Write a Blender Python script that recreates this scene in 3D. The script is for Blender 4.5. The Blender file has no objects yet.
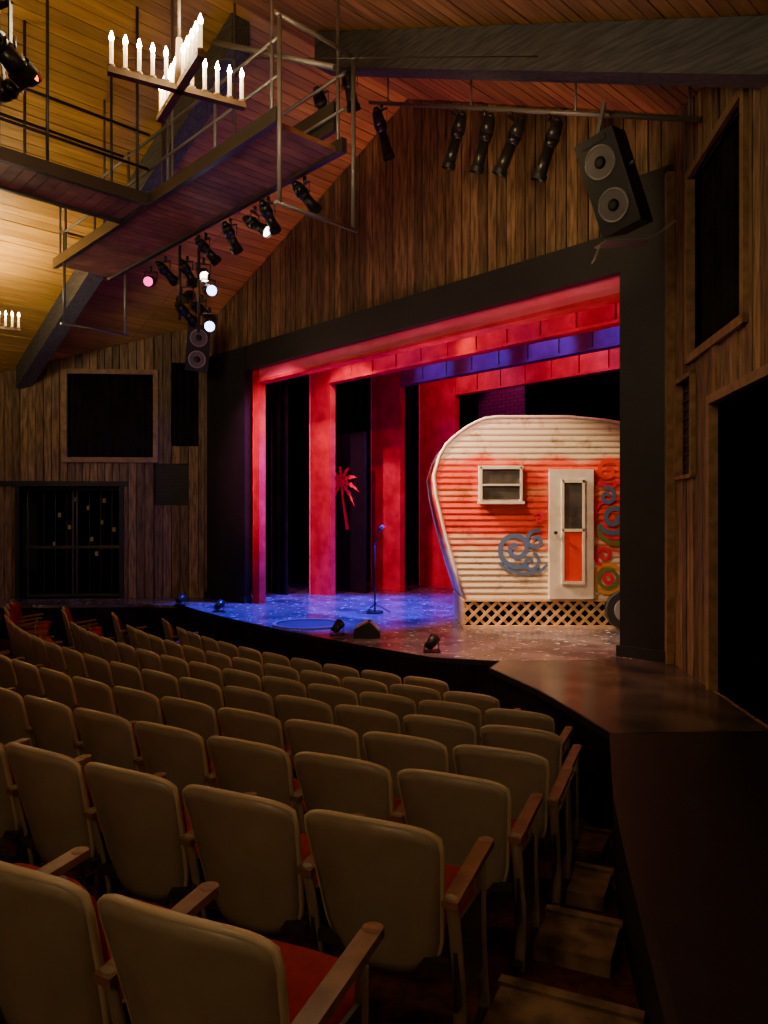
import bpy, bmesh, math, random
from mathutils import Vector, Matrix
random.seed(7)
V3=Vector
def L(s,t,z=0.0): return V3((2.71-.69*s+.724*t, 8.46+.724*s+.69*t, z))
def s_of(p): return (p[0]-2.71)*-.69+(p[1]-8.46)*.724
def ceil_z(s): return 7.65-.45*(3.4-s) if s<3.4 else 7.65-.40*(s-3.4)
def W(w,z=0): return V3((3.12-.115*w, 8.03-w, z))
def VL(v,z=0): return V3((-3.43-v, 14.9-.066*v, z))
C=V3((6.64,17.03,0))
def ring(R,th): 
    a=math.radians(th); return V3((C.x-R*math.sin(a), C.y-R*math.cos(a),0))
def floor_z(R): return -.255-(16.75-R)*.125

# ---------------- materials ----------------
def mat(name,col,rough=.6,metal=0,col2=None,nscale=6,stretch=(1,1,1),rotz=0,island=0.0,bump=0.0,emit=None,estr=0,spec=.5,detail=4,lo=.35,hi=.65,speck=None):
    m=bpy.data.materials.new(name); m.use_nodes=True
    nt=m.node_tree; N=nt.nodes; K=nt.links
    p=N['Principled BSDF']
    p.inputs['Roughness'].default_value=rough; p.inputs['Metallic'].default_value=metal
    p.inputs['Specular IOR Level'].default_value=spec
    p.inputs['Base Color'].default_value=(*col,1)
    if emit:
        p.inputs['Emission Color'].default_value=(*emit,1); p.inputs['Emission Strength'].default_value=estr
    tc=N.new('ShaderNodeTexCoord'); r=N.new('ShaderNodeMapping'); r.inputs['Rotation'].default_value=(0,0,rotz)
    s=N.new('ShaderNodeMapping'); s.inputs['Scale'].default_value=stretch
    K.new(tc.outputs['Object'],r.inputs['Vector']); K.new(r.outputs[0],s.inputs['Vector'])
    no=N.new('ShaderNodeTexNoise'); no.inputs['Scale'].default_value=nscale; no.inputs['Detail'].default_value=detail
    K.new(s.outputs[0],no.inputs['Vector'])
    if col2:
        cr=N.new('ShaderNodeValToRGB'); cr.color_ramp.elements[0].position=lo; cr.color_ramp.elements[1].position=hi
        cr.color_ramp.elements[0].color=(*col,1); cr.color_ramp.elements[1].color=(*col2,1)
        K.new(no.outputs['Fac'],cr.inputs['Fac']); out=cr.outputs['Color']
        if island>0:
            g=N.new('ShaderNodeNewGeometry'); mr=N.new('ShaderNodeMapRange')
            mr.inputs['To Min'].default_value=1-island; mr.inputs['To Max'].default_value=1+island*.6
            K.new(g.outputs['Random Per Island'],mr.inputs['Value'])
            vm=N.new('ShaderNodeVectorMath'); vm.operation='SCALE'
            K.new(out,vm.inputs[0]); K.new(mr.outputs[0],vm.inputs['Scale']); out=vm.outputs[0]
        if speck:
            n2=N.new('ShaderNodeTexNoise');n2.inputs['Scale'].default_value=speck[0];n2.inputs['Detail'].default_value=2
            K.new(tc.outputs['Object'],n2.inputs['Vector'])
            c2=N.new('ShaderNodeValToRGB');c2.color_ramp.elements[0].position=.635;c2.color_ramp.elements[1].position=.68
            c2.color_ramp.elements[0].color=(0,0,0,1);c2.color_ramp.elements[1].color=(1,1,1,1);K.new(n2.outputs['Fac'],c2.inputs['Fac'])
            mx=N.new('ShaderNodeMix');mx.data_type='RGBA';K.new(c2.outputs[0],mx.inputs[0]);K.new(out,mx.inputs[6]);mx.inputs[7].default_value=(*speck[1],1);out=mx.outputs[2]
        K.new(out,p.inputs['Base Color'])
    if bump>0:
        b=N.new('ShaderNodeBump'); b.inputs['Strength'].default_value=bump; b.inputs['Distance'].default_value=.02
        K.new(no.outputs['Fac'],b.inputs['Height']); K.new(b.outputs[0],p.inputs['Normal'])
    return m
RZ=math.radians(46.4)
M_wall=mat('weathered_wall_wood',(.085,.050,.021),.65,col2=(.29,.178,.078),nscale=5,stretch=(5,5,.6),island=.5,bump=.5)
M_ceil=mat('ceiling_pine',(.40,.215,.035),.5,col2=(.56,.32,.07),nscale=4,stretch=(5,.4,5),rotz=RZ,island=.25,bump=.2)
M_ceilR=mat('ceiling_cedar',(.32,.14,.04),.6,col2=(.48,.24,.075),nscale=4,stretch=(5,.4,5),rotz=RZ,island=.3,bump=.2)
M_beam=mat('dark_beam_wood',(.040,.040,.042),.6,col2=(.105,.10,.098),nscale=6,stretch=(.6,6,6),rotz=RZ,bump=.4)
M_frame=mat('frame_wood',(.17,.10,.04),.6,col2=(.28,.17,.075),nscale=9)
M_black=mat('black_paint',(.005,.005,.006),.55,col2=(.010,.010,.011),nscale=3)
M_drape=mat('black_drape',(.006,.005,.005),.95,col2=(.014,.011,.010),nscale=3,spec=.1)
M_void=mat('unlit_void',(.002,.002,.002),1,spec=0)
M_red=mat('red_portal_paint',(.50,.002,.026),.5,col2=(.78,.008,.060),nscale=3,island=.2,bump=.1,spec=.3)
M_litedge=mat('portal_painted_lit_edge',(.88,.06,.17),.5,col2=(.92,.10,.24),nscale=3)  # bright pink light on portal header and leg edges, painted into the colour
M_bluelit=mat('portal_dim_blue_light_tint',(.24,.012,.11),.5,col2=(.38,.03,.18),nscale=3,island=.2)  # dim blue light on the header, put into a darker purple base
M_stage=mat('stage_deck_paint',(.050,.043,.043),.26,col2=(.19,.155,.145),nscale=2.2,rotz=RZ,detail=9,bump=.05,speck=(9,(.46,.42,.44)))
M_apron=mat('apron_deck_paint',(.026,.020,.018),.24,col2=(.10,.075,.062),nscale=2.6,rotz=RZ,detail=9,bump=.06)
M_walk=mat('black_walkway',(.0045,.0045,.0048),.5,col2=(.010,.009,.009),nscale=5,bump=.08,spec=.35)
M_carpet=mat('house_carpet',(.05,.018,.010),.95,col2=(.11,.03,.016),nscale=20,spec=.1)
M_step=mat('worn_step_wood',(.05,.03,.02),.6,col2=(.24,.16,.09),nscale=7,bump=.3)
M_seatback=mat('seat_shell_enamel',(.245,.208,.140),.36,col2=(.29,.248,.17),nscale=8,bump=.02)
M_seatrim=mat('seat_trim_painted_highlight',(.50,.42,.27),.32)  # paler than the shell: edge highlight painted onto the trim
M_cush=mat('seat_red_fabric',(.24,.003,.012),.85,col2=(.34,.005,.018),nscale=30)
M_arm=mat('armrest_wood',(.15,.072,.034),.4,col2=(.25,.13,.062),nscale=12)
M_steel=mat('dark_steel',(.10,.09,.085),.4,metal=.7)
M_pipe=mat('grey_pipe',(.22,.20,.19),.45,metal=.4)
M_rust=mat('catwalk_deck',(.26,.10,.045),.6,col2=(.40,.165,.08),nscale=5,island=.3)
M_can=mat('fixture_black',(.035,.034,.036),.3,metal=.5)
M_lensW=mat('lens_white',(1,1,1),.3,emit=(1,.85,.7),estr=14)
M_lensB=mat('lens_blue',(.5,.6,1),.3,emit=(.45,.55,1),estr=10)
M_lensP=mat('lens_pink',(1,.1,.4),.3,emit=(1,.02,.30),estr=4)
M_lensO=mat('lens_orange',(1,.3,.1),.3,emit=(1,.16,.05),estr=5)
M_lensD=mat('lens_dark',(.08,.07,.07),.1)
M_candle=mat('candle_sleeve',(1,.9,.7),.5,emit=(1,.62,.26),estr=2.2)
M_bulb=mat('candle_bulb',(1,.9,.7),.5,emit=(1,.85,.6),estr=140)
M_spk=mat('speaker_cabinet',(.014,.014,.014),.6)
M_cone=mat('speaker_cone',(.11,.10,.10),.5)
M_grey=mat('grey_metal',(.35,.35,.36),.4,metal=.3)

def caravan_mat():
    m=bpy.data.materials.new('caravan_siding_paint'); m.use_nodes=True
    nt=m.node_tree;N=nt.nodes;K=nt.links;p=N['Principled BSDF'];p.inputs['Roughness'].default_value=.5
    tc=N.new('ShaderNodeTexCoord'); sp=N.new('ShaderNodeSeparateXYZ'); K.new(tc.outputs['Object'],sp.inputs[0])
    n=N.new('ShaderNodeTexNoise'); n.inputs['Scale'].default_value=1.3; n.inputs['Detail'].default_value=3
    K.new(tc.outputs['Object'],n.inputs['Vector'])
    a=N.new('ShaderNodeMath');a.operation='MULTIPLY_ADD';K.new(n.outputs['Fac'],a.inputs[0]);a.inputs[1].default_value=.4
    K.new(sp.outputs['Z'],a.inputs[2])
    d=N.new('ShaderNodeMapRange');d.inputs['From Min'].default_value=.2;d.inputs['From Max'].default_value=3.2
    K.new(a.outputs[0],d.inputs['Value'])
    cr=N.new('ShaderNodeValToRGB');e=cr.color_ramp.elements
    cream=(.78,.63,.41,1);orange=(.80,.038,.010,1);pink=(.80,.45,.30,1)
    e[0].position=0;e[0].color=pink;e[1].position=1;e[1].color=cream
    for pos,c in [(.12,cream),(.34,cream),(.37,(.80,.16,.07,1)),(.405,(.82,.46,.29,1)),(.445,orange),(.60,(.85,.06,.02,1)),(.655,(.86,.24,.11,1)),(.69,orange),(.78,(.84,.09,.035,1)),(.815,cream)]:
        x=e.new(pos);x.color=c
    K.new(d.outputs[0],cr.inputs['Fac'])
    n2=N.new('ShaderNodeTexNoise');n2.inputs['Scale'].default_value=3.2;n2.inputs['Detail'].default_value=8;n2.inputs['Roughness'].default_value=.7
    K.new(tc.outputs['Object'],n2.inputs['Vector'])
    r2=N.new('ShaderNodeValToRGB');r2.color_ramp.elements[0].position=.36;r2.color_ramp.elements[0].color=(.42,.28,.16,1)
    r2.color_ramp.elements[1].position=.47;r2.color_ramp.elements[1].color=(1,1,1,1)
    K.new(n2.outputs['Fac'],r2.inputs['Fac'])
    mx=N.new('ShaderNodeMix');mx.data_type='RGBA';mx.blend_type='MULTIPLY';mx.inputs[0].default_value=.7
    K.new(cr.outputs[0],mx.inputs[6]);K.new(r2.outputs[0],mx.inputs[7])
    K.new(mx.outputs[2],p.inputs['Base Color'])
    return m
M_car=caravan_mat()
M_cream=mat('caravan_cream',(.70,.60,.44),.5,col2=(.82,.74,.58),nscale=6)
M_carred=mat('caravan_red',(.75,.028,.010),.5,col2=(.82,.05,.016),nscale=8)
M_glass=mat('caravan_window_glass',(.03,.027,.024),.15,col2=(.09,.078,.065),nscale=4)
M_lat=mat('lattice_wood',(.56,.36,.15),.6,col2=(.74,.52,.26),nscale=8)
M_swb=mat('paint_blue_grey',(.10,.16,.30),.6)
M_swy=mat('paint_yellow',(.80,.36,.02),.6)
M_swg=mat('paint_olive',(.16,.20,.04),.6)
M_swp=mat('paint_pink',(.80,.02,.07),.6)
M_tyre=mat('tyre_rubber',(.02,.02,.02),.8)

# ---------------- builder ----------------
class B:
    def __init__(s,name,mats): s.name=name; s.bm=bmesh.new(); s.mats=mats
    def face(s,vs,mi=0,smooth=False):
        try:
            f=s.bm.faces.new(vs); f.material_index=mi; f.smooth=smooth
        except ValueError: pass
    def hexa(s,p,mi=0):
        v=[s.bm.verts.new(x) for x in p]
        for q in ((0,3,2,1),(4,5,6,7),(0,1,5,4),(1,2,6,5),(2,3,7,6),(3,0,4,7)): s.face([v[i] for i in q],mi)
    def box(s,c,size,R=None,mi=0):
        c=V3(c); h=[x/2 for x in size]; R=R or Matrix.Identity(3)
        pts=[]
        for z in (-1,1):
            for x,y in ((-1,-1),(1,-1),(1,1),(-1,1)): pts.append(c+R@V3((x*h[0],y*h[1],z*h[2])))
        s.hexa(pts,mi)
    def beam(s,p0,p1,w,h,mi=0,up=V3((0,0,1))):
        p0=V3(p0);p1=V3(p1);d=(p1-p0).normalized();x=d.cross(up)
        if x.length<1e-4: x=V3((1,0,0))
        x.normalize();y=x.cross(d)
        q=[]
        for p in (p0,p1):
            for a,b in ((-1,-1),(1,-1),(1,1),(-1,1)): q.append(p+x*a*w/2+y*b*h/2)
        s.hexa(q,mi)
    def cyl(s,p0,p1,r0,r1=None,n=12,mi=0,caps=True,mi0=None,mi1=None):
        p0=V3(p0);p1=V3(p1); r1=r0 if r1 is None else r1
        d=(p1-p0).normalized();x=d.orthogonal().normalized();y=d.cross(x)
        a=[];b=[]
        for i in range(n):
            t=2*math.pi*i/n;o=x*math.cos(t)+y*math.sin(t)
            a.append(s.bm.verts.new(p0+o*r0));b.append(s.bm.verts.new(p1+o*r1))
        for i in range(n): s.face([a[i],a[(i+1)%n],b[(i+1)%n],b[i]],mi,True)
        if caps:
            s.face(a[::-1],mi if mi0 is None else mi0);s.face(b,mi if mi1 is None else mi1)
    def ctube(s,pts,r,n=8,mi=0,ref=V3((0,1,0)),sq=1.0):
        prev=None;N=len(pts)
        for i,p in enumerate(pts):
            d=(V3(pts[min(i+1,N-1)])-V3(pts[max(i-1,0)])).normalized()
            x=d.cross(ref)
            x=x.normalized() if x.length>1e-3 else V3((1,0,0))
            y=x.cross(d)
            cur=[s.bm.verts.new(V3(p)+x*r*math.cos(2*math.pi*k/n)+y*r*sq*math.sin(2*math.pi*k/n)) for k in range(n)]
            if prev:
                for k in range(n): s.face([prev[k],prev[(k+1)%n],cur[(k+1)%n],cur[k]],mi,True)
            else: s.face(cur[::-1],mi)
            prev=cur
        s.face(prev,mi)
    def prism(s,poly,ext,mi=0,mside=None):
        a=[s.bm.verts.new(p) for p in poly];b=[s.bm.verts.new(V3(p)+ext) for p in poly];n=len(poly)
        s.face(a,mi);s.face(b[::-1],mi)
        for i in range(n): s.face([a[i],b[i],b[(i+1)%n],a[(i+1)%n]],mi if mside is None else mside)
    def done(s,parent=None,recalc=True,loc=None,rot=None):
        if recalc: bmesh.ops.recalc_face_normals(s.bm,faces=s.bm.faces[:])
        me=bpy.data.meshes.new(s.name);s.bm.to_mesh(me);s.bm.free()
        for m in s.mats: me.materials.append(m)
        o=bpy.data.objects.new(s.name,me);bpy.context.collection.objects.link(o)
        if parent: o.parent=parent
        if loc is not None:o.location=loc
        if rot is not None:o.rotation_euler=rot
        return o
def empty(name,loc=(0,0,0),rot=(0,0,0)):
    o=bpy.data.objects.new(name,None);bpy.context.collection.objects.link(o);o.location=loc;o.rotation_euler=rot;return o

def board_wall(b,F,a0,a1,zb,zt,openings,width=.15,thick=.03,nrm=V3((0,-1,0)),mi=0,gap=.014,jit=.016):
    edges=[a0,a1]+[x for o in openings for x in o[:2] if a0<x<a1]
    edges=sorted(set(edges)); 
    for i in range(len(edges)-1):
        e0,e1=edges[i],edges[i+1]; n=max(1,round((e1-e0)/width)); st=(e1-e0)/n
        for k in range(n):
            x0=e0+k*st+gap/2; x1=e0+(k+1)*st-gap/2; m=(x0+x1)/2
            cuts=sorted([(o[2],o[3]) for o in openings if o[0]<m<o[1]])
            segs=[];cur=zb
            for c0,c1 in cuts:
                if c0>cur+.01: segs.append((cur,c0))
                cur=max(cur,c1)
            segs.append((cur,None))
            off=nrm*random.uniform(0,jit)
            for z0,z1 in segs:
                za=z1 if z1 is not None else zt(x0); zc=z1 if z1 is not None else zt(x1)
                if za<=z0+.01 or zc<=z0+.01: continue
                A=F(x0);D=F(x1); t=nrm*thick
                q=[V3((A.x,A.y,z0))+off,V3((D.x,D.y,z0))+off,V3((D.x,D.y,z0))+off+t,V3((A.x,A.y,z0))+off+t,
                   V3((A.x,A.y,za))+off,V3((D.x,D.y,zc))+off,V3((D.x,D.y,zc))+off+t,V3((A.x,A.y,za))+off+t]
                b.hexa(q,mi)
def backing(b,F,a0,a1,zb,zt,openings,nrm,thick=.06,mi=1):
    edges=sorted(set([a0,a1]+[x for o in openings for x in o[:2] if a0<x<a1]))
    ex=[]
    for i in range(len(edges)-1):
        n=max(1,int((edges[i+1]-edges[i])/.8)+1)
        for k in range(n): ex.append((edges[i]+(edges[i+1]-edges[i])*k/n,edges[i]+(edges[i+1]-edges[i])*(k+1)/n))
    for x0,x1 in ex:
        m=(x0+x1)/2;segs=[];cur=zb
        for c0,c1 in sorted([(o[2],o[3]) for o in openings if o[0]<m<o[1]]):
            if c0>cur+.01: segs.append((cur,c0))
            cur=max(cur,c1)
        segs.append((cur,None))
        for z0,z1 in segs:
            za=z1 if z1 is not None else zt(x0); zc=z1 if z1 is not None else zt(x1)
            if za<=z0+.01: continue
            A=F(x0);D=F(x1);t=-nrm*thick
            b.hexa([V3((A.x,A.y,z0)),V3((D.x,D.y,z0)),V3((D.x,D.y,z0))+t,V3((A.x,A.y,z0))+t,
                    V3((A.x,A.y,za)),V3((D.x,D.y,zc)),V3((D.x,D.y,zc))+t,V3((A.x,A.y,za))+t],mi)
def drape(name,P0,P1,z0,z1,amp=.05,wave=.18,m=M_drape,nrm=None,parent=None):
    P0=V3(P0);P1=V3(P1);d=P1-P0;ln=d.length;d.normalize();n=V3((-d.y,d.x,0))
    b=B(name,[m]);k=max(8,int(ln/wave*8));va=[];vb=[]
    for i in range(k+1):
        a=ln*i/k;o=n*(amp*math.sin(a/wave*2*math.pi)+amp*.3*math.sin(a*7.3))
        p=P0+d*a+o
        va.append(b.bm.verts.new((p.x,p.y,z0)));vb.append(b.bm.verts.new((p.x,p.y,z1)))
    for i in range(k): b.face([va[i],va[i+1],vb[i+1],vb[i]],0,True)
    return b.done(parent,recalc=False)

# ---------------- room shell ----------------
ZH=4.31
nP=-L(0,1,0)+L(0,0,0); nP.normalize()
nR=V3((-1,.115,0)).normalized(); nL=V3((.066,-1,0)).normalized()
def lbox(b,s0,s1,t0,t1,z0,z1,mi=0):
    b.hexa([L(s0,t0,z0),L(s1,t0,z0),L(s1,t1,z0),L(s0,t1,z0),L(s0,t0,z1),L(s1,t0,z1),L(s1,t1,z1),L(s0,t1,z1)],mi)
b=B('wall_proscenium',[M_wall,M_black])
ct=lambda s:ceil_z(s)-.01
for a,c in ((-.6,3.4),(3.4,8.9)):
    board_wall(b,lambda s:L(s,0),a,c,4.75,ct,[],nrm=nP)
    backing(b,lambda s:L(s,0),a,c,ZH,ct,[],nP,.03)
lbox(b,-.6,8.9,-.08,0,ZH,4.76,1)
b.done()
b=B('proscenium_column',[M_black]);lbox(b,-.6,0,-.1,.025,0,5.3);lbox(b,-.66,.03,-.13,.025,0,.12);b.done()
b=B('proscenium_column',[M_black]);lbox(b,7.55,8.9,-.1,.03,0,4.75);lbox(b,7.5,8.95,-.14,.03,0,.12);b.done()

opR=[(.70,2.14,3.13,4.85),(1.38,3.2,0,2.55),(.29,.79,1.97,2.92)]
ztR=lambda w:ceil_z(s_of(W(w)))-.01
b=B('wall_right',[M_wall,M_void])
board_wall(b,W,0,9.5,-.3,ztR,opR,nrm=nR)
backing(b,W,0,9.5,-.3,ztR,opR,nR,.08)
def wbox(b,w0,w1,o0,o1,z0,z1,mi=0):
    f=lambda w,o,z:W(w,z)+nR*o
    b.hexa([f(w0,o0,z0),f(w1,o0,z0),f(w1,o1,z0),f(w0,o1,z0),f(w0,o0,z1),f(w1,o0,z1),f(w1,o1,z1),f(w0,o1,z1)],mi)
b.done()
b=B('trim_right_wall',[M_frame,M_black])
for w0,w1,z0,z1 in [(.62,.70,3.05,4.93),(2.14,2.22,3.05,4.93),(.62,2.22,3.05,3.13),(.62,2.22,4.85,4.93),
                    (1.30,1.38,0,2.63),(3.2,3.28,0,2.63),(1.30,3.28,2.55,2.63),(.25,.29,1.93,2.96),(.79,.83,1.93,2.96),(.25,.83,1.93,1.97),(.25,.83,2.92,2.96)]:
    wbox(b,w0,w1,.0,.08,z0,z1)
wbox(b,1.40,1.5,.0,.06,2.63,3.05)
wbox(b,.04,.13,.03,.12,0,5.2)
b.done()
b=B('alcove_right',[M_void]);wbox(b,1.2,3.4,-1.5,-1.42,0,2.8);wbox(b,1.2,1.28,-1.5,-.1,0,2.8);wbox(b,3.3,3.4,-1.5,-.1,0,2.8);wbox(b,1.2,3.4,-1.5,-.1,2.7,2.8);wbox(b,1.2,3.4,-1.5,-.08,-.1,-.02);b.done()
drape('window_curtain',W(.72)-nR*.05,W(2.12)-nR*.05,3.13,4.88,.03,.16)
wb=B('wall_panel_right',[M_black]);wbox(wb,.29,.79,-.04,-.01,1.97,2.92)
for i in range(10): wbox(wb,.31,.77,-.012,.012,2.0+i*.09,2.03+i*.09)
wb.done()
b=B('window_1',[M_void]);wbox(b,.7,2.14,-.3,-.25,3.0,5.0);b.done()

opL=[(1.12,2.77,2.77,4.40),(.25,.77,3.0,4.65),(1.77,3.67,0,2.2),(.44,1.10,1.83,2.65)]
ztL=lambda v:ceil_z(s_of(VL(v)))-.01
b=B('wall_left',[M_wall,M_void])
board_wall(b,VL,0,9,-1.2,ztL,opL,nrm=nL)
backing(b,VL,0,9,-1.2,ztL,opL,nL,.08)
b.done()
def vbox(b,v0,v1,o0,o1,z0,z1,mi=0):
    f=lambda v,o,z:VL(v,z)+nL*o
    b.hexa([f(v0,o0,z0),f(v1,o0,z0),f(v1,o1,z0),f(v0,o1,z0),f(v0,o0,z1),f(v1,o0,z1),f(v1,o1,z1),f(v0,o1,z1)],mi)
b=B('trim_left_wall',[M_frame])
def fr(b,a0,a1,z0,z1,w=.08,bot=True):
    vbox(b,a0-w,a0,0,.08,z0-w if bot else z0,z1+w);vbox(b,a1,a1+w,0,.08,z0-w if bot else z0,z1+w);vbox(b,a0,a1,0,.08,z1,z1+w)
    if bot: vbox(b,a0,a1,0,.08,z0-w,z0)
fr(b,1.12,2.77,2.77,4.40,.1)
b.done()
b=B('trim_left_door',[M_black]);fr(b,1.77,3.67,0,2.2,.08,False);vbox(b,1.6,9,0,.07,2.2,2.3);b.done()
drape('window_curtain',VL(1.14)-nL*.06,VL(2.75)-nL*.06,2.77,4.42,.03,.17)
drape('window_curtain',VL(.26)-nL*.03,VL(.76)-nL*.03,3.0,4.66,.03,.14)
b=B('window_2',[M_void]);vbox(b,1.0,2.9,-.3,-.25,2.6,4.55);vbox(b,.2,.8,-.3,-.25,2.9,4.7);b.done()
b=B('wall_panel_left',[M_black,M_steel]);vbox(b,.44,1.10,-.05,-.01,1.83,2.65,0)
for i in range(12): vbox(b,.46,1.08,-.012,.01,1.86+i*.065,1.88+i*.065,0)
b.done()
M_glint=mat('foyer_lamp',(.05,.03,.015),.5,emit=(1,.55,.22),estr=.05)
b=B('door_1',[M_steel,M_void,M_glint])
vbox(b,1.77,3.67,-.9,-.85,0,2.3,1)
for v in (1.79,2.68,2.76,3.63): vbox(b,v-.02,v+.02,-.28,-.24,0,2.2,0)
for z in (.04,1.0,2.16): vbox(b,1.77,3.67,-.28,-.25,z-.03,z+.03,0)
for k in range(7): 
    v=2.0+k*.22; vbox(b,v,v+.012,-.28,-.26,.1,2.1,0)
for v,z in ((2.3,1.9),(2.62,1.75),(2.9,1.92),(2.35,1.45),(3.2,1.6),(2.1,1.3),(2.55,1.1),(3.0,1.35),(3.3,1.0),(2.45,.8)): vbox(b,v,v+.05,-.84,-.8,z,z+.09,2)
b.done()

b=B('ceiling',[M_ceil,M_ceilR,M_black])
def slope(sa,sb,mi):
    n=int(abs(sb-sa)/.14);st=(sb-sa)/n
    for k in range(n):
        s0=sa+k*st+.005;s1=sa+(k+1)*st-.005; j=random.uniform(0,.01)
        b.hexa([L(s0,-13,ceil_z(s0)+j),L(s1,-13,ceil_z(s1)+j),L(s1,.15,ceil_z(s1)+j),L(s0,.15,ceil_z(s0)+j),
                L(s0,-13,ceil_z(s0)+.04),L(s1,-13,ceil_z(s1)+.04),L(s1,.15,ceil_z(s1)+.04),L(s0,.15,ceil_z(s0)+.04)],mi)
slope(-8.0,3.4,1);slope(3.4,17.5,0)
for s0,s1 in ((-8.0,3.4),(3.4,17.5)):
    b.hexa([L(s0,-13,ceil_z(s0)+.05),L(s1,-13,ceil_z(s1)+.05),L(s1,.15,ceil_z(s1)+.05),L(s0,.15,ceil_z(s0)+.05),
            L(s0,-13,ceil_z(s0)+.15),L(s1,-13,ceil_z(s1)+.15),L(s1,.15,ceil_z(s1)+.15),L(s0,.15,ceil_z(s0)+.15)],2)
b.done()
def rafter(t,s0,s1,h=.42):
    b=B('ceiling_beam',[M_beam])
    z0,z1=ceil_z(s0)-.01,ceil_z(s1)-.01
    b.hexa([L(s0,t-.13,z0-h),L(s1,t-.13,z1-h),L(s1,t+.13,z1-h),L(s0,t+.13,z0-h),
            L(s0,t-.13,z0),L(s1,t-.13,z1),L(s1,t+.13,z1),L(s0,t+.13,z0)])
    b.done()
rafter(-2.05,-3.6,2.85,.42);rafter(-2.8,3.5,11.2);rafter(-7.5,-5,3.3);rafter(-7.5,3.5,14)

b=B('floor',[M_carpet])
rows=[];
for R in [9.6+i*.6 for i in range(22)]:
    rows.append([b.bm.verts.new(ring(R,th)+V3((0,0,floor_z(R)))) for th in range(-10,111,4)])
for i in range(len(rows)-1):
    for j in range(len(rows[0])-1): b.face([rows[i][j],rows[i+1][j],rows[i+1][j+1],rows[i][j+1]],0)
b.done()
b=B('wall_back',[M_wall]);lbox(b,-9,18,-13.1,-13,-1,8);b.done()

# stage
front=[W(2.63)+nR*.04,V3((1.62,5.33,0)),V3((1.50,6.1,0)),V3((1.39,6.7,0)),V3((1.1,7.72,0)),V3((1.26,8.1,0))]
th=35.0
while th<=71:
    front.append(ring(10.4+.001*(th-50)**2,th)); th+=2
deck=front[5:]+[V3((-4.4,13.65,0)),V3((-11,13.2,0)),VL(7.6),VL(0),L(11,0),L(11,8.5),L(-3,8.5),L(-3,0),L(-.3,0),V3((2.55,8.2,0))]
b=B('stage_floor',[M_stage,M_drape]);b.prism(deck,V3((0,0,-.05)),0)
b.prism([p+V3((0,0,-.05)) for p in deck],V3((0,0,-1.15)),1);b.done()
apr=front[:6]+[V3((2.55,8.2,0)),L(-.3,0),L(-.6,0)+nR*.04]
b=B('stage_apron',[M_apron,M_drape]);b.prism([p+V3((0,0,-.001)) for p in apr],V3((0,0,-.05)),0)
b.prism([p+V3((0,0,-.052)) for p in apr],V3((0,0,-1.15)),1);b.done()
b=B('stage_nosing',[M_black])
for i in range(1,len(front)-1): b.beam(front[i]+V3((0,0,-.03)),front[i+1]+V3((0,0,-.03)),.03,.055)
b.done()
edge=front[5:]
b=B('stage_skirt',[M_drape]);va=[];k=0
for i in range(len(edge)-1):
    d=edge[i+1]-edge[i];n=V3((d.y,-d.x,0)).normalized()
    if (edge[i]+n-C).length<(edge[i]-C).length: n=-n
    for q in range(12):
        p=edge[i]+d*q/12+n*(.03+.018*math.sin(k*1.3));k+=1
        va.append((b.bm.verts.new((p.x,p.y,-1.1)),b.bm.verts.new((p.x,p.y,-.06))))
for i in range(len(va)-1): b.face([va[i][0],va[i+1][0],va[i+1][1],va[i][1]],0,True)
b.done(recalc=False)
wl=[V3((1.62,5.32,0)),V3((1.43,4.65,0)),V3((1.26,4.05,0)),V3((1.11,3.4,0)),V3((1.02,2.98,0)),V3((.86,2.24,0)),V3((.62,1.2,0)),V3((.34,0,0)),V3((.1,-1,0)),W(9.03)+nR*.05,W(2.64)+nR*.05]
b=B('side_walkway',[M_walk,M_black]);b.prism([p+V3((0,0,-.004)) for p in wl],V3((0,0,-1.0)),0,1)
for i in range(8): b.beam(wl[i]+V3((0,0,-.02)),wl[i+1]+V3((0,0,-.02)),.04,.05,1)
b.done()
b=B('wall_backstage',[M_black]);lbox(b,-3,11,8.5,8.6,0,7.5);lbox(b,-3.1,-3,0,8.6,0,7.5);lbox(b,11,11.1,0,8.6,0,7.5);lbox(b,8.9,11,0.04,.1,0,7.5)
lbox(b,-3.1,-.6,0.04,.1,0,7.5);b.done()
b=B('ceiling_backstage',[M_black]);lbox(b,-3.1,11.1,.16,8.6,7.9,8.0);b.done()
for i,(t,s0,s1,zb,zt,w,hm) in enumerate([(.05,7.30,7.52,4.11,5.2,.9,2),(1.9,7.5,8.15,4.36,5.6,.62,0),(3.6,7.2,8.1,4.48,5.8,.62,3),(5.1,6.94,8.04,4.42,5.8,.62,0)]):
    p=B('red_portal',[M_red,M_black,M_litedge,M_bluelit])
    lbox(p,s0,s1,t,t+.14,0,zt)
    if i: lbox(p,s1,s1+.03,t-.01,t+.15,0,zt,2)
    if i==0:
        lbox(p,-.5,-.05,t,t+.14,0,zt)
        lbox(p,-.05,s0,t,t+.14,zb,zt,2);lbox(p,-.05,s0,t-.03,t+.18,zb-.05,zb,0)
    else:
        lbox(p,-.7,-.1,t,t+.14,0,zt)
        n=int((s0+.1)/w);st=(s0+.1)/n
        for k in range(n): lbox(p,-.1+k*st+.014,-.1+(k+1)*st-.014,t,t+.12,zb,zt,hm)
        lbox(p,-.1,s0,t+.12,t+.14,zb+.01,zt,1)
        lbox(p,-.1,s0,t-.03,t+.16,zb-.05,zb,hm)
    p.done()
for t in (1.2,3.0,4.8,6.6):
    drape('wing_curtain',L(8.25,t+.2),L(10.8,t+.2),.01,6,.05,.25)
drape('backdrop_curtain',L(-2.8,7.6),L(10.8,7.6),.01,7,.08,.4)
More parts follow.
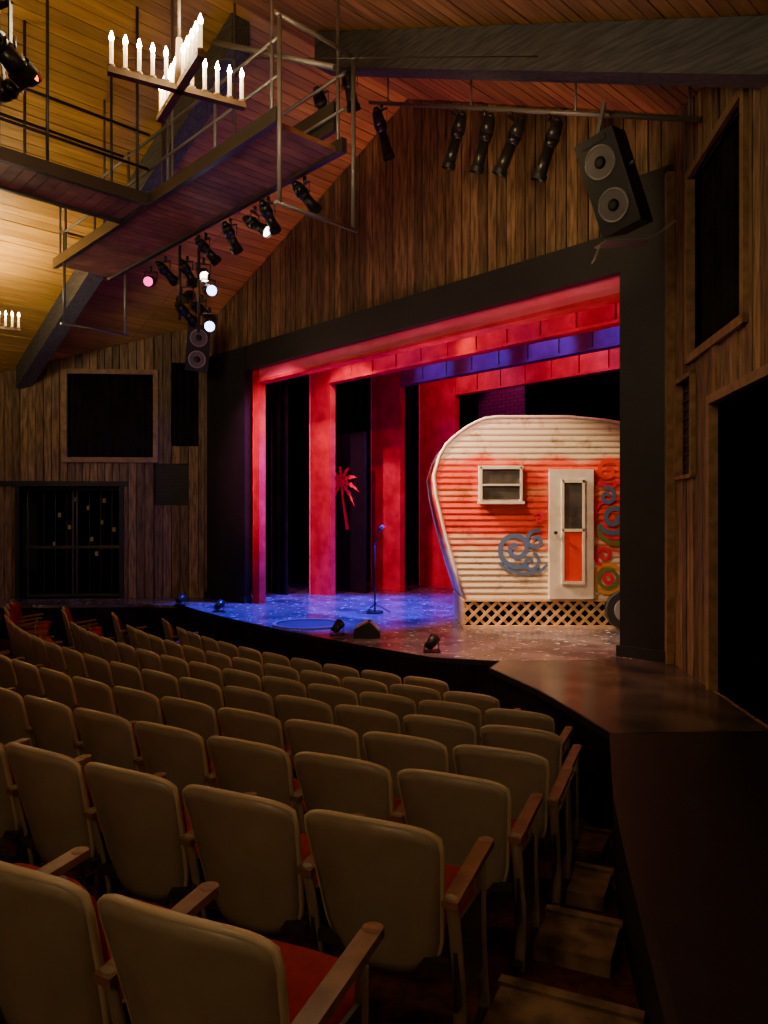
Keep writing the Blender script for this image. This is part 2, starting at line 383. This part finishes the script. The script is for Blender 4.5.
def brick():
    m=bpy.data.materials.new('painted_brick_flat');m.use_nodes=True;N=m.node_tree.nodes;K=m.node_tree.links
    tc=N.new('ShaderNodeTexCoord');mp=N.new('ShaderNodeMapping');mp.inputs['Rotation'].default_value=(math.radians(90),0,0)
    br=N.new('ShaderNodeTexBrick');br.inputs['Scale'].default_value=3;br.inputs['Color1'].default_value=(.22,.03,.08,1);br.inputs['Color2'].default_value=(.28,.05,.10,1);br.inputs['Mortar'].default_value=(.06,.015,.03,1)
    K.new(tc.outputs['Object'],mp.inputs[0]);K.new(mp.outputs[0],br.inputs[0]);K.new(br.outputs[0],N['Principled BSDF'].inputs['Base Color']);return m
b=B('brick_flat',[brick()]);lbox(b,5.9,7.25,6.3,6.36,0,4.7);b.done()
M_palm=mat('palm_pink_paint',(.90,.03,.10),.6)
b=B('palm_tree_flat',[M_black,M_palm]);o=L(8.05,2.75)
lbox(b,7.4,8.9,2.77,2.80,.0,3.4,0)
X=(L(7,2.75)-L(8,2.75)).normalized();nrm=nP*.012
def leaf(pts,ws):
    for k in range(len(pts)-1):
        d=(pts[k+1]-pts[k]).normalized();up=d.cross(nP).normalized()
        v=[b.bm.verts.new(x+nrm) for x in (pts[k]-up*ws[k],pts[k+1]-up*ws[k+1],pts[k+1]+up*ws[k+1],pts[k]+up*ws[k])];b.face(v,1)
top=L(8.14,2.75,2.34)
leaf([top,top+X*.05-V3((0,0,.35)),top+X*.13-V3((0,0,.7)),top+X*.20-V3((0,0,1.0))],[.03,.035,.045,.05])
for a,l in ((-30,.50),(5,.58),(35,.62),(65,.64),(95,.64),(125,.60),(155,.56),(185,.52),(215,.48)):
    r=math.radians(a);pts=[];ws=[]
    for k in range(10):
        u=k/9;pts.append(top+X*math.cos(r)*l*u+V3((0,0,math.sin(r)*l*u-.26*u*u)));ws.append(.06*math.sin(math.pi*(u*.9+.08))*(1 if k%2 else .5))
    leaf(pts,ws)
b.done(recalc=False)

# ---------------- caravan ----------------
car=empty('travel_caravan_set_piece',(0,10.6,0))
pl=[(.40,1.15),(.82,1.01),(1.387,.85),(1.88,.735),(2.16,.705),(2.447,.79),(2.60,.88),(2.715,1.0),(2.84,1.17),(2.91,1.30),(2.96,1.42),(2.985,1.6)]
pr=[(.40,4.0),(1.2,4.2),(2.2,4.22),(2.5,4.12),(2.7,3.95),(2.80,3.75),(2.88,3.45),(2.94,3.1),(2.985,2.6)]
def ip(t,z):
    if z<=t[0][0]: return t[0][1]
    for i in range(len(t)-1):
        if z<=t[i+1][0]:
            f=(z-t[i][0])/(t[i+1][0]-t[i][0]);return t[i][1]+f*(t[i+1][1]-t[i][1])
    return t[-1][1]
D=1.5
b=B('siding',[M_car]);z=.40;h=.0862
while z<2.98:
    z1=min(z+h,2.985);m=4
    for k in range(m):
        za=z+(z1-z)*k/m;zb=z+(z1-z)*(k+1)/m
        ya=-.02+.018*abs(k/m-.25);yb=-.02+.018*abs((k+1)/m-.25)
        b.hexa([V3((ip(pl,za),ya,za)),V3((ip(pr,za),ya,za)),V3((ip(pr,za),.04,za)),V3((ip(pl,za),.04,za)),
                V3((ip(pl,zb),yb,zb)),V3((ip(pr,zb),yb,zb)),V3((ip(pr,zb),.04,zb)),V3((ip(pl,zb),.04,zb))])
    z=z1
b.done(car)
prof=[V3((x,0.03,z)) for z,x in pl]+[V3((x,.03,z)) for z,x in pr[::-1]]
b=B('body_shell',[M_car]);b.prism(prof,V3((0,D,0)));b.done(car)
b=B('edge_moulding',[M_cream])
pp=[V3((v.x,-.015,v.z)) for v in prof]
b.ctube(pp,.022,mi=0);b.ctube([v+V3((0,D+.03,0)) for v in pp],.022)
b.done(car)
b=B('window',[M_cream,M_glass]);
b.box((1.64,-.05,2.03),(.62,.06,.52),mi=0);b.box((1.64,-.075,2.03),(.54,.03,.42),mi=1)
b.box((1.64,-.10,2.02),(.56,.02,.025),mi=0);b.box((1.64,-.095,1.77),(.66,.04,.035),mi=0)
for x in (1.36,1.92): b.box((x,-.095,2.03),(.03,.03,.5),mi=0)
b.box((1.64,-.095,2.26),(.62,.03,.035),mi=0)
b.done(car)
b=B('door',[M_cream,M_glass,M_carred,M_steel])
b.box((2.63,-.05,1.33),(.62,.06,1.82),mi=0)
b.box((2.65,-.085,1.72),(.25,.02,.66),mi=1);b.box((2.65,-.085,1.02),(.25,.02,.72),mi=2)
for x in (2.505,2.795): b.box((x,-.09,1.38),(.035,.03,1.44),mi=0)
for z in (.65,1.385,2.07): b.box((2.65,-.09,z),(.32,.03,.04),mi=0)
b.cyl((2.40,-.1,1.35),(2.40,-.14,1.35),.025,mi=3)
b.done(car)
b=B('lattice_skirt',[M_lat,M_void])
x0,x1,z0,z1=1.12,4.05,.03,.39
b.box(((x0+x1)/2,.06,.2),(x1-x0,.02,.38),mi=1)
b.box(((x0+x1)/2,-.01,.395),(x1-x0,.05,.03));b.box(((x0+x1)/2,-.01,.02),(x1-x0,.05,.04))
hgt=z1-z0;x=x0-hgt
while x<x1:
    for sgn in (1,-1):
        a=x;c=x+hgt;za,zc=(z0,z1) if sgn>0 else (z1,z0)
        def at(q): return za+(zc-za)*(q-a)/(c-a)
        qa=max(a,x0);qc=min(c,x1)
        if qc-qa>.02: b.beam((qa,-.005-.008*sgn,at(qa)),(qc,-.005-.008*sgn,at(qc)),.012,.040)
    x+=.165
b.box((1.13,D/2,.2),(.03,D,.38),mi=0)
b.done(car)
b=B('wheel',[M_tyre,M_grey,M_carred]);b.cyl((3.38,-.14,.27),(3.38,.0,.27),.27,n=28,mi=0);b.cyl((3.38,-.155,.27),(3.38,-.13,.27),.17,n=24,mi=1);b.cyl((3.38,-.17,.27),(3.38,-.15,.27),.07,n=16,mi=2);b.done(car)
b=B('painted_flowers',[M_swb,M_swy,M_swg,M_swp,M_cream,M_carred])
def ribbon(pts,w,mi,y=-.03):
    va=[]
    for i,p in enumerate(pts):
        a=pts[max(0,i-1)];c=pts[min(len(pts)-1,i+1)];d=V3((c[0]-a[0],c[1]-a[1],0)).normalized();n=(-d.y,d.x)
        va.append((b.bm.verts.new((p[0]-n[0]*w/2,y,p[1]-n[1]*w/2)),b.bm.verts.new((p[0]+n[0]*w/2,y,p[1]+n[1]*w/2))))
    for i in range(len(va)-1): b.face([va[i][0],va[i+1][0],va[i+1][1],va[i][1]],mi)
def spiral(cx,cz,r,turns,a0,w,mi,dir=1,tail=None,y=-.03):
    pts=[]
    for i in range(60):
        u=i/59;a=a0+dir*turns*2*math.pi*u;rr=r*(.12+.88*u);pts.append((cx+rr*math.cos(a),cz+rr*math.sin(a)))
    if tail: pts+=tail
    ribbon(pts,w,mi,y)
def circ(cx,cz,r,w,mi,y=-.03): ribbon([(cx+r*math.cos(a*math.pi/20),cz+r*math.sin(a*math.pi/20)) for a in range(41)],w,mi,y)
spiral(1.86,1.12,.27,1.7,1,.07,0); spiral(2.14,1.24,.15,1.3,3,.055,0,-1,y=-.032)
spiral(2.06,.93,.14,1.2,0,.05,0,y=-.034); ribbon([(1.62,.92),(1.75,.82),(1.95,.77),(2.2,.80),(2.3,.90)],.045,0,-.036)
spiral(2.19,1.55,.09,1.1,2,.045,3)
spiral(3.16,2.22,.19,1.4,2,.06,5,-1);ribbon([(3.02,2.05),(3.2,1.98),(3.34,2.1),(3.5,2.3)],.06,3,-.032)
spiral(3.14,1.86,.13,1.3,0,.055,0,y=-.034);spiral(3.24,1.55,.23,1.6,1,.07,0,-1,y=-.03);circ(3.24,1.55,.28,.035,3,-.032)
ribbon([(3.0,1.45),(3.05,1.3),(3.2,1.2),(3.4,1.2)],.07,2,-.036)
spiral(3.10,1.03,.14,1.4,2,.055,3,y=-.034);circ(3.16,.70,.20,.05,1,-.03);circ(3.16,.70,.13,.045,2,-.032);circ(3.16,.70,.06,.05,3,-.034)
spiral(3.66,1.9,.28,1.6,2,.06,3);spiral(3.66,1.1,.3,1.6,2,.06,1)
b.done(car,recalc=False)

# ---------------- stage props ----------------
b=B('microphone_stand',[M_can,M_grey])
o=V3((-.15,12.36,0))
b.cyl(o,o+V3((0,0,.03)),.14,n=20);b.cyl(o+V3((0,0,.03)),o+V3((0,0,1.15)),.014,n=8);b.cyl(o+V3((0,0,1.1)),o+V3((.06,-.1,1.36)),.010,n=8)
b.cyl(o+V3((.04,-.08,1.33)),o+V3((.10,-.18,1.40)),.018,.024);b.cyl(o+V3((.10,-.18,1.40)),o+V3((.14,-.22,1.43)),.032,.028,mi=1)
for a in (0,120,240):
    r=math.radians(a);b.cyl(o+V3((0,0,.16)),o+V3((.25*math.cos(r),.25*math.sin(r),.012)),.01,n=6)
b.done()
M_white=mat('monitor_grille_grey',(.30,.29,.28),.5)
M_ringm=mat('trap_ring_metal',(.20,.18,.18),.4)
b=B('stage_trap_ring',[M_black,M_ringm]);o=V3((-1.1,10.95,0));b.cyl(o+V3((0,0,.002)),o+V3((0,0,.012)),.46,n=40)
ringpts=[o+V3((.5*math.cos(k*math.pi/24),.5*math.sin(k*math.pi/24),.012)) for k in range(49)]
for k in range(48): b.beam(ringpts[k],ringpts[k+1],.05,.024,1)
b.done()
# floor wedge monitor: black cabinet, grey sloped grille
b=B('stage_monitor',[M_spk,M_white]);o=V3((-.22,9.75,0))
pts=[(0,0),(.34,0),(.34,.07),(.20,.21),(0,.10)]
b.prism([o+V3((x-.17,-.12,z)) for x,z in pts],V3((0,.34,0)),0,0)
b.hexa([o+V3((.155,-.09,.09)),o+V3((.155,.19,.09)),o+V3((.045,.19,.2)),o+V3((.045,-.09,.2)),o+V3((.165,-.09,.10)),o+V3((.165,.19,.10)),o+V3((.055,.19,.21)),o+V3((.055,-.09,.21))],1)
b.hexa([o+V3((-.155,-.09,.115)),o+V3((-.155,.19,.115)),o+V3((.015,.19,.207)),o+V3((.015,-.09,.207)),o+V3((-.16,-.09,.125)),o+V3((-.16,.19,.125)),o+V3((.01,.19,.217)),o+V3((.01,-.09,.217))],1)
b.done()

def fixture(name,loc,d,ln=.45,r=.09,lens=M_lensD,yoke=True,up=V3((0,0,1)),clamp=.2):
    b=B(name,[M_can,lens,M_steel]);loc=V3(loc);d=V3(d).normalized()
    a=loc-d*ln*.5;c=loc+d*ln*.5
    b.cyl(a,a+d*ln*.3,r*.75,r*1.0,n=16);b.cyl(a+d*ln*.3,a+d*ln*.45,r*1.0,r*.7,n=16)
    b.cyl(a+d*ln*.45,c-d*.01,r*.72,r*.85,n=16,mi1=1);b.cyl(c-d*.05,c+d*.01,r*1.0,r*1.0,n=16,caps=False)
    b.cyl(a-d*.05,a,r*.35,r*.7,n=12)
    sd=d.cross(up)
    if sd.length<.05: sd=V3((1,0,0))
    sd.normalize();m=a+d*ln*.4
    if yoke:
        u=V3((0,0,1))
        for k in (-1,1): b.beam(m+sd*k*r*1.15,m+sd*k*r*1.15+u*clamp,.008,.03,2,up=V3((0,1,.1)))
        b.beam(m-sd*r*1.2+u*clamp,m+sd*r*1.2+u*clamp,.03,.01,2);b.cyl(m+u*clamp,m+u*(clamp+.08),.02,n=8,mi=2)
    return b.done()
for x,y in ((-3.66,13.5),(-2.75,12.5),(-.62,9.95),(.55,8.65)):
    b=B('footlight',[M_can,M_lensD]);o=V3((x,y,0));b.box(o+V3((0,0,.01)),(.2,.16,.02));d=V3((.5,.6,.6)).normalized()
    b.cyl(o+V3((0,0,.11))-d*.07,o+V3((0,0,.11))+d*.08,.05,.07,n=14,mi1=1)
    for k in (-1,1): b.box(o+V3((k*.08,0,.06)),(.01,.03,.10))
    b.done()

def pipez(s): return 7.12-(3.15-s)*.44
b=B('lighting_pipe',[M_pipe])
b.cyl(L(3.15,-1,pipez(3.15)),L(-1.3,-1,pipez(-1.3)),.025)
for s in (2.8,1.4,0,-1.2): b.cyl(L(s,-1,pipez(s)),L(s,-1,ceil_z(s)-.01),.012)
b.done()
for s,dd in ((2.9,(.3,.3,-1)),(1.65,(-.28,.3,-1)),(1.22,(-.25,.3,-1)),(.84,(-.42,.35,-1)),(.34,(-.32,.3,-1))):
    fixture('spotlight',L(s,-1,pipez(s)-.42),dd,.58,.085,clamp=.26)

# ---------------- catwalk ----------------
cw=B('lighting_catwalk',[M_rust,M_steel,M_pipe])
s=1.5
while s<6.7: lbox(cw,s+.004,s+.126,-3.75,-2.95,5.20,5.25,0); s+=.13
for t in (-3.75,-2.95): cw.beam(L(1.4,t,5.24),L(6.9,t,5.24),.06,.14,1)
for t in (-3.75,-2.95):
    for z in (5.6,5.95): cw.cyl(L(1.4,t,z),L(6.6,t,z),.018,n=8,mi=2)
    for q in range(6): 
        s=1.5+q*1.0; cw.cyl(L(s,t,5.2),L(s,t,min(6.0,ceil_z(s))),.018,n=8,mi=2)
    for q in (1.5,3.4,5.2,6.7): cw.cyl(L(q,t,5.2),L(q,t,ceil_z(q)-.01),.015,n=8,mi=2)
t=-3.8
while t>-9: lbox(cw,3.95,4.65,t-.126,t-.004,5.20,5.25,0); t-=.13
for s in (3.95,4.65):
    cw.beam(L(s,-3.75,5.24),L(s,-9,5.24),.06,.14,1)
    for z in (5.6,6.0): cw.cyl(L(s,-3.75,z),L(s,-9,z),.018,n=8,mi=1)
    for q in range(6): cw.cyl(L(s,-3.9-q,5.2),L(s,-3.9-q,ceil_z(s)-.01),.018,n=8,mi=1)
for s,z0,z1 in ((1.38,4.42,6.15),(6.55,4.3,5.6)):
    for t in (-3.75,-2.85): cw.cyl(L(s,t,z0),L(s,t,z1),.022,n=8,mi=2)
    for z in (z0,z1): cw.cyl(L(s,-3.8,z),L(s,-2.8,z),.02,n=8,mi=2)
cw.cyl(L(2.35,-3.85,6.30),L(.95,-3.45,5.60),.028,n=8,mi=2)
cw.cyl(L(4.4,-2.85,5.2),L(4.4,-2.85,3.95),.02,n=8,mi=1);cw.cyl(L(4.9,-2.85,5.2),L(4.9,-2.85,4.2),.02,n=8,mi=1)
cw.beam(L(1.6,-2.9,5.62),L(6.7,-2.9,5.62),.05,.30,1)
cw.done()
b=B('rigging_cables',[M_steel])
b.cyl(L(3.4,-4.3,6.4),L(-.5,-2.4,5.5),.005,n=5)
b.cyl(L(1.3,-2.75,6.1),L(6.9,-2.7,4.2),.004,n=5)
b.done()
for s,t,z,dd,ln in [(4.35,-2.75,5.0,(.5,.5,-.5),M_lensW),(4.5,-2.72,4.75,(.3,-.9,-.5),M_lensW),(4.32,-2.75,4.5,(.4,-.8,-.3),M_lensB),(4.5,-2.72,4.25,(.5,.6,-.3),M_lensD),(4.3,-2.75,4.05,(.2,-.9,-.4),M_lensB),
                 (4.9,-2.72,4.85,(.3,.7,-.6),M_lensD),(4.95,-2.72,4.55,(-.2,-.9,-.5),M_lensD),(4.9,-2.75,4.3,(.4,.7,-.4),M_lensD),
                 (3.15,-2.8,4.98,(.7,-.3,-.5),M_lensW),(2.2,-2.8,5.0,(.6,.5,-.6),M_lensO),(5.75,-2.85,4.92,(.1,-.9,-.3),M_lensP),(2.9,-2.8,5.0,(.3,.8,-.6),M_lensD),(3.7,-2.8,4.98,(.3,.8,-.7),M_lensD),
                 (5.35,-2.8,4.95,(.4,.7,-.4),M_lensP),(1.6,-2.7,5.95,(.2,.6,-.8),M_lensD),(2.05,-2.7,5.95,(.3,.5,-.8),M_lensD)]:
    fixture('spotlight',L(s,t,z),dd,.34,.075,ln,clamp=.13)
fixture('spotlight',V3((-1.90,3.75,3.85)),(.3,.6,-.3),.28,.07,M_lensD)
fixture('spotlight',V3((-2.06,4.2,3.95)),(.75,-.3,.25),.26,.055,M_lensO)
b=B('lighting_boom',[M_steel]);b.cyl((-2.04,3.95,3.4),(-2.04,3.95,ceil_z(s_of((-2.04,3.95)))-.01),.018);b.done()

# ---------------- chandeliers ----------------
def spot(name,p,tgt,e,col,ang,blend=.4,r=.05):
    l=bpy.data.lights.new(name,'SPOT');l.energy=e;l.color=col;l.spot_size=math.radians(ang);l.spot_blend=blend;l.shadow_soft_size=r
    o=bpy.data.objects.new(name,l);o.location=p;o.rotation_euler=(V3(tgt)-V3(p)).to_track_quat('-Z','Y').to_euler();bpy.context.collection.objects.link(o)
def chandelier(c,z,power,up):
    b=B('candle_chandelier',[M_frame,M_candle,M_bulb,M_steel]);c=V3((c[0],c[1],z))
    d1=V3((.84,.44,0)).normalized();d2=V3((.54,-.85,0)).normalized()
    for d,h in ((d1,.47),(d2,.47)):
        b.beam(c-d*h,c+d*h,.055,.04,0)
        for k in (-4.5,-3.6,-2.7,-1.8,-.9,.9,1.8,2.7,3.6,4.5):
            p=c+d*k*.099+V3((0,0,.02))
            b.cyl(p,p+V3((0,0,.02)),.024,n=10,mi=0);b.cyl(p+V3((0,0,.02)),p+V3((0,0,.18)),.013,n=8,mi=1)
            b.cyl(p+V3((0,0,.18)),p+V3((0,0,.205)),.010,.017,n=8,mi=2);b.cyl(p+V3((0,0,.205)),p+V3((0,0,.25)),.017,.003,n=8,mi=2)
    zc=ceil_z(s_of(c))-.01;b.cyl(c,V3((c.x,c.y,zc)),.012,n=6,mi=3);b.cyl(c,c+V3((0,0,.35)),.035,.02,mi=0)
    b.done()
    l=bpy.data.lights.new('chandelier_glow','POINT');l.energy=power;l.color=(1,.70,.33);l.shadow_soft_size=.2
    o=bpy.data.objects.new('chandelier_glow',l);o.location=c+V3((0,0,.42));bpy.context.collection.objects.link(o)
    if up: spot('ceiling_fill_light',c+V3((.05,0,.4)),c+V3((.05,0,3)),up,(1,.68,.25),150,.8,.15)  # extra upward spot, added to brighten the ceiling
chandelier((-1.42,5.2),4.50,62,125)
chandelier((-5.95,11.2),4.42,40,170)
chandelier((-6.6,7.0),4.2,50,230)  # unseen chandelier off to the left, added to light the ceiling
chandelier((-2.2,-1.8),3.5,85,30)  # unseen chandelier behind the camera, added to light the seat backs
chandelier((1.2,.6),3.4,8,45)  # unseen extra chandelier, added for more ceiling and house light

# ---------------- speakers ----------------
def speaker(loc,face,up,w=.44,h=1.0,d=.45):
    f=V3(face).normalized();u=V3(up);u=(u-f*u.dot(f)).normalized();x=u.cross(f)
    R=Matrix((x,f,u)).transposed()
    b=B('loudspeaker',[M_spk,M_cone,M_lensD,M_grey]);T=lambda p:V3(loc)+R@V3(p)
    b.hexa([T((-w/2*.7,-d,-h/2)),T((w/2*.7,-d,-h/2)),T((w/2,0,-h/2)),T((-w/2,0,-h/2)),T((-w/2*.7,-d,h/2)),T((w/2*.7,-d,h/2)),T((w/2,0,h/2)),T((-w/2,0,h/2))])
    for z in (.22,-.24):
        z*=h
        for k in range(24):
            a0=k*math.pi/12;a1=a0+math.pi/12;r=w*.36
            b.beam(T((r*math.cos(a0),.012,z+r*math.sin(a0))),T((r*math.cos(a1),.012,z+r*math.sin(a1))),.015,.015,3)
        b.cyl(T((0,.004,z)),T((0,.012,z)),w*.34,w*.34,n=24,mi=1);b.cyl(T((0,.012,z)),T((0,.03,z)),w*.14,w*.07,n=16,mi=0)
    b.box(T((0,.006,h*.44)),(w*.6,.012,.05),R,mi=0)
    b.beam(T((0,-.1,h/2)),T((0,-.25,h/2))+V3((0,0,.35)),.04,.02,3);b.beam(T((-w/2-.02,-.2,.1)),T((w/2+.02,-.2,.1)),.03,.03,3)
    b.done()
speaker(V3((2.17,7.30,4.80)),(-.68,-.70,-.30),(-.26,0,1),.42,.92,.42)
speaker(V3((-3.45,13.9,4.72)),(.35,-.9,-.25),(.05,0,1),.42,.85)
b=B('speaker_bracket',[M_grey]);b.beam((2.12,7.35,4.22),(2.62,7.5,4.30),.2,.015);b.beam((2.12,7.35,4.22),(2.05,7.35,4.05),.12,.01);b.beam((2.62,7.5,4.3),(2.95,7.6,4.55),.03,.02)
b.done()

# ---------------- seats ----------------
def seat_mesh():
    b=B('theater_seat',[M_seatback,M_cush,M_arm,M_seatrim,M_steel]);bm=b.bm
    NU,NV=14,12
    def P(u,v,off=0,sc=1):
        w=(.212+.046*v)*sc
        w*= (1-.12*max(0,(.2-v)/.2)**2)
        w*= (1-.035*max(0,(v-.9)/.1)**2)
        zt=.865-.022*u*u-.022*abs(u)**7; zb=.30+.05*abs(u)**4
        if sc<1: zt-=.03; zb+=.02
        z=zb+(zt-zb)*v
        y=.05*u*u-.10*v-.02*v*v+off
        return V3((u*w,y,z))
    def sheet(off,sc,mi,bulge=0):
        g=[[bm.verts.new(P(-1+2*i/NU,j/NV,off+bulge*(1-abs(-1+2*i/NU)**4)*(1-abs(2*j/NV-1)**4),sc)) for i in range(NU+1)] for j in range(NV+1)]
        for j in range(NV):
            for i in range(NU): b.face([g[j][i],g[j][i+1],g[j+1][i+1],g[j+1][i]],mi,True)
        return g
    def rim(g): return [g[0][i] for i in range(NU+1)]+[g[j][NU] for j in range(1,NV+1)]+[g[NV][i] for i in range(NU-1,-1,-1)]+[g[j][0] for j in range(NV-1,0,-1)]
    g0=sheet(-.012,1,0,-.006);g1=sheet(.012,1,0)
    a=rim(g0);c=rim(g1)
    for i in range(len(a)): b.face([a[i],a[(i+1)%len(a)],c[(i+1)%len(a)],c[i]],3,True)
    g2=sheet(.05,.92,1,.02);g3=sheet(.013,.92,1);a=rim(g2);c=rim(g3)
    for i in range(len(a)): b.face([a[i],a[(i+1)%len(a)],c[(i+1)%len(a)],c[i]],1,True)
    rp=[P(-1,k/10) for k in range(0,10)]+[P(u/14,1) for u in range(-14,15)]+[P(1,k/10) for k in range(9,-1,-1)]
    b.ctube(rp,.0125,n=8,mi=3)
    pts=[]
    for k in range(20):
        t=2*math.pi*k/20;cx=math.copysign(abs(math.cos(t))**.45,math.cos(t));sy=math.copysign(abs(math.sin(t))**.45,math.sin(t))
        pts.append((.235*cx,.28+.21*sy))
    lay=[(.38,.90,4),(.385,.98,4),(.41,1,1),(.455,1,1),(.475,.93,1)]
    pr_=None
    for z,sc,mi in lay:
        cur=[bm.verts.new((x*sc,.28+(y-.28)*sc,z+.06*(y-.28))) for x,y in pts]
        if pr_:
            for i in range(20): b.face([pr_[i],pr_[(i+1)%20],cur[(i+1)%20],cur[i]],mi,True)
        else: b.face(cur[::-1],4)
        pr_=cur
    b.face(pr_,1,True)
    x=.274
    def sm(p,n=14):
        out=[]
        for i in range(len(p)-1):
            p0=p[max(i-1,0)];p1=p[i];p2=p[i+1];p3=p[min(i+2,len(p)-1)]
            for k in range(5):
                t=k/5;out.append(.5*((2*p1)+(p2-p0)*t+(2*p0-5*p1+4*p2-p3)*t*t+(3*p1-p0-3*p2+p3)*t**3))
        return out+[p[-1]]
    X1=V3((1,0,0))
    b.ctube(sm([V3((x,.04,-.02)),V3((x,.07,.20)),V3((x,.03,.42)),V3((x,-.02,.62))]),.012,n=8,mi=0,ref=X1,sq=2.0)
    b.ctube(sm([V3((x,.37,-.08)),V3((x,.33,.15)),V3((x,.30,.38)),V3((x,.30,.60))]),.012,n=8,mi=0,ref=X1,sq=1.8)
    b.box((x,.2,.02),(.03,.42,.05),mi=4)
    b.box((x,.17,.36),(.014,.30,.30),mi=4)
    R=Matrix.Rotation(math.radians(7),3,'X')
    b.box((x,.17,.625),(.058,.42,.026),R,mi=2);b.cyl((x,.37,.636),(x,.37,.662),.029,n=12,mi=2)
    b.box((-.0,.02,.36),(.50,.03,.04),mi=4)
    bmesh.ops.recalc_face_normals(bm,faces=bm.faces[:])
    me=bpy.data.meshes.new('theater_seat');bm.to_mesh(me);bm.free()
    for m in b.mats: me.materials.append(m)
    return me
SM=seat_mesh()
Rs=[16.8,15.87,15.05,14.3,13.5,12.7,11.95,11.2]
starts=[24.9,24.8,24.8,24.8,25.2,26.2,29.3,33.5]
for k,R in enumerate(Rs):
    th=starts[k];st=math.degrees(.556/R)
    while th<80:
        p=ring(R,th)
        if p.y>12.75 or p.x<-9.5: break
        if not(61<th<64.5):
            o=bpy.data.objects.new('theater_seat',SM);bpy.context.collection.objects.link(o)
            o.location=(p.x,p.y,floor_z(R)+.0);o.rotation_euler=(0,0,-math.radians(th))
        th+=st
for k in range(6):
    R=Rs[k]-.35; z=floor_z(R)
    e=ring(R,starts[k]); a=math.radians(starts[k]);r=V3((math.cos(a),-math.sin(a),0));f=V3((math.sin(a),math.cos(a),0))
    wy=e.y; xe=None
    for i in range(8):
        if wl[i+1].y<=wy<=wl[i].y:
            u=(wy-wl[i+1].y)/(wl[i].y-wl[i+1].y);xe=wl[i+1].x+u*(wl[i].x-wl[i+1].x)
    if xe is None: continue
    g=(xe-e.x); 
    if g<.45: continue
    b=B('aisle_step',[M_step,M_carpet]);c=e+r*((.30+g-.06)/2);w=(g-.36)
    Rm=Matrix((r,f,V3((0,0,1)))).transposed()
    b.box(c+V3((0,0,z+.03)),(w,.34,.14),Rm,mi=0);b.box(c+V3((0,0,z+.105))+f*.15,(w+.02,.05,.02),Rm,mi=0)
    b.done()

# ---------------- lights ----------------
spot('caravan_key',L(4.1,-2.2,4.5),V3((2.4,10.5,1.25)),2500,(1,.71,.45),40,.5)
spot('caravan_fill',L(1.9,-1.9,4.9),V3((2.3,10.5,1.2)),600,(1,.70,.44),48)
spot('portal_wash',L(5.2,-2.4,4.7),L(7.7,1.6,1.9),1300,(1,.20,.44),46,.6)
spot('stage_wash_pink',L(2.2,-1.5,5.2),V3((1.4,9.5,0)),1500,(1,.40,.34),44,1)
spot('stage_blue',L(6,1.0,5.8),L(6.0,.3,0),11000,(.03,.03,1),56,.5)
spot('stage_blue_b',L(4.3,2.8,5.8),L(4.4,2.0,0),7000,(.08,.03,1),56,.5)
spot('apron_wash',L(1.2,-2.4,5.2),L(.3,-1.0,0),600,(1,.44,.30),48,1)
for t in (.35,2.15,3.85):
    for s in (1.3,3.8,6.3):
        spot('border_light',L(s,t,5.0),L(s+.6,t+1.6,4.3),{.35:55,2.15:14,3.85:70}[t],(1,.12,.40),150,.5)
for s in (1.9,3.3,4.7,6.1): spot('portal_blue',L(s,2.3,5.0),L(s+.1,3.6,4.55),120,(.05,.05,1),50,.7)
spot('header_amber',L(3.8,.5,4.85),L(3.9,1.9,4.42),130,(1,.42,.06),24,1)
spot('backdrop_magenta',L(6.2,5.4,5.2),L(6.3,6.3,4.0),30,(1,.1,.6),80)
spot('palm_special',L(6.8,.6,4.6),L(8.1,2.75,2.3),110,(1,.3,.38),22,.8)
spot('leg_side_red',L(6.0,.9,5.2),L(7.9,1.9,1.6),300,(1,.12,.38),80)
spot('leg_side_blue',L(2.5,1.3,3.9),L(7.6,.2,2.0),550,(.05,.05,1),40)
spot('leg_side_blue',L(3.5,3.0,3.9),L(7.7,2.0,2.0),600,(.05,.05,1),40)
for x,y,s in ((-2.7,12.55,6.6),(-.62,10.05,4.2),(.6,8.8,1.8)):
    spot('foot_pink',V3((x,y,.25)),L(s,.05,4.2),{6.6:150,4.2:300,1.8:300}[s],(1,.26,.48),60,.7)
spot('wall_fill_light',V3((-.2,3.6,5.0)),V3((3.0,7.0,1.2)),100,(1,.66,.30),60,1,.2)  # added spot with no fixture, brightens the right wall
spot('wall_fill_light',L(.5,-3.2,4.8),L(1.0,0,5.6),110,(1,.66,.28),75,1,.2)  # added fill spot for the right side of the gable wall
w=bpy.data.worlds.new('World');bpy.context.scene.world=w;w.use_nodes=True
w.node_tree.nodes['Background'].inputs[0].default_value=(1,.7,.4,1);w.node_tree.nodes['Background'].inputs[1].default_value=.003
cd=bpy.data.cameras.new('camera');cd.sensor_fit='VERTICAL';cd.sensor_height=36;cd.lens=36*750/1024;cd.shift_y=10/1024;cd.clip_start=.05
co=bpy.data.objects.new('camera',cd);co.location=(0,0,1.5);co.rotation_euler=(math.radians(90),0,0);bpy.context.collection.objects.link(co)
bpy.context.scene.camera=co
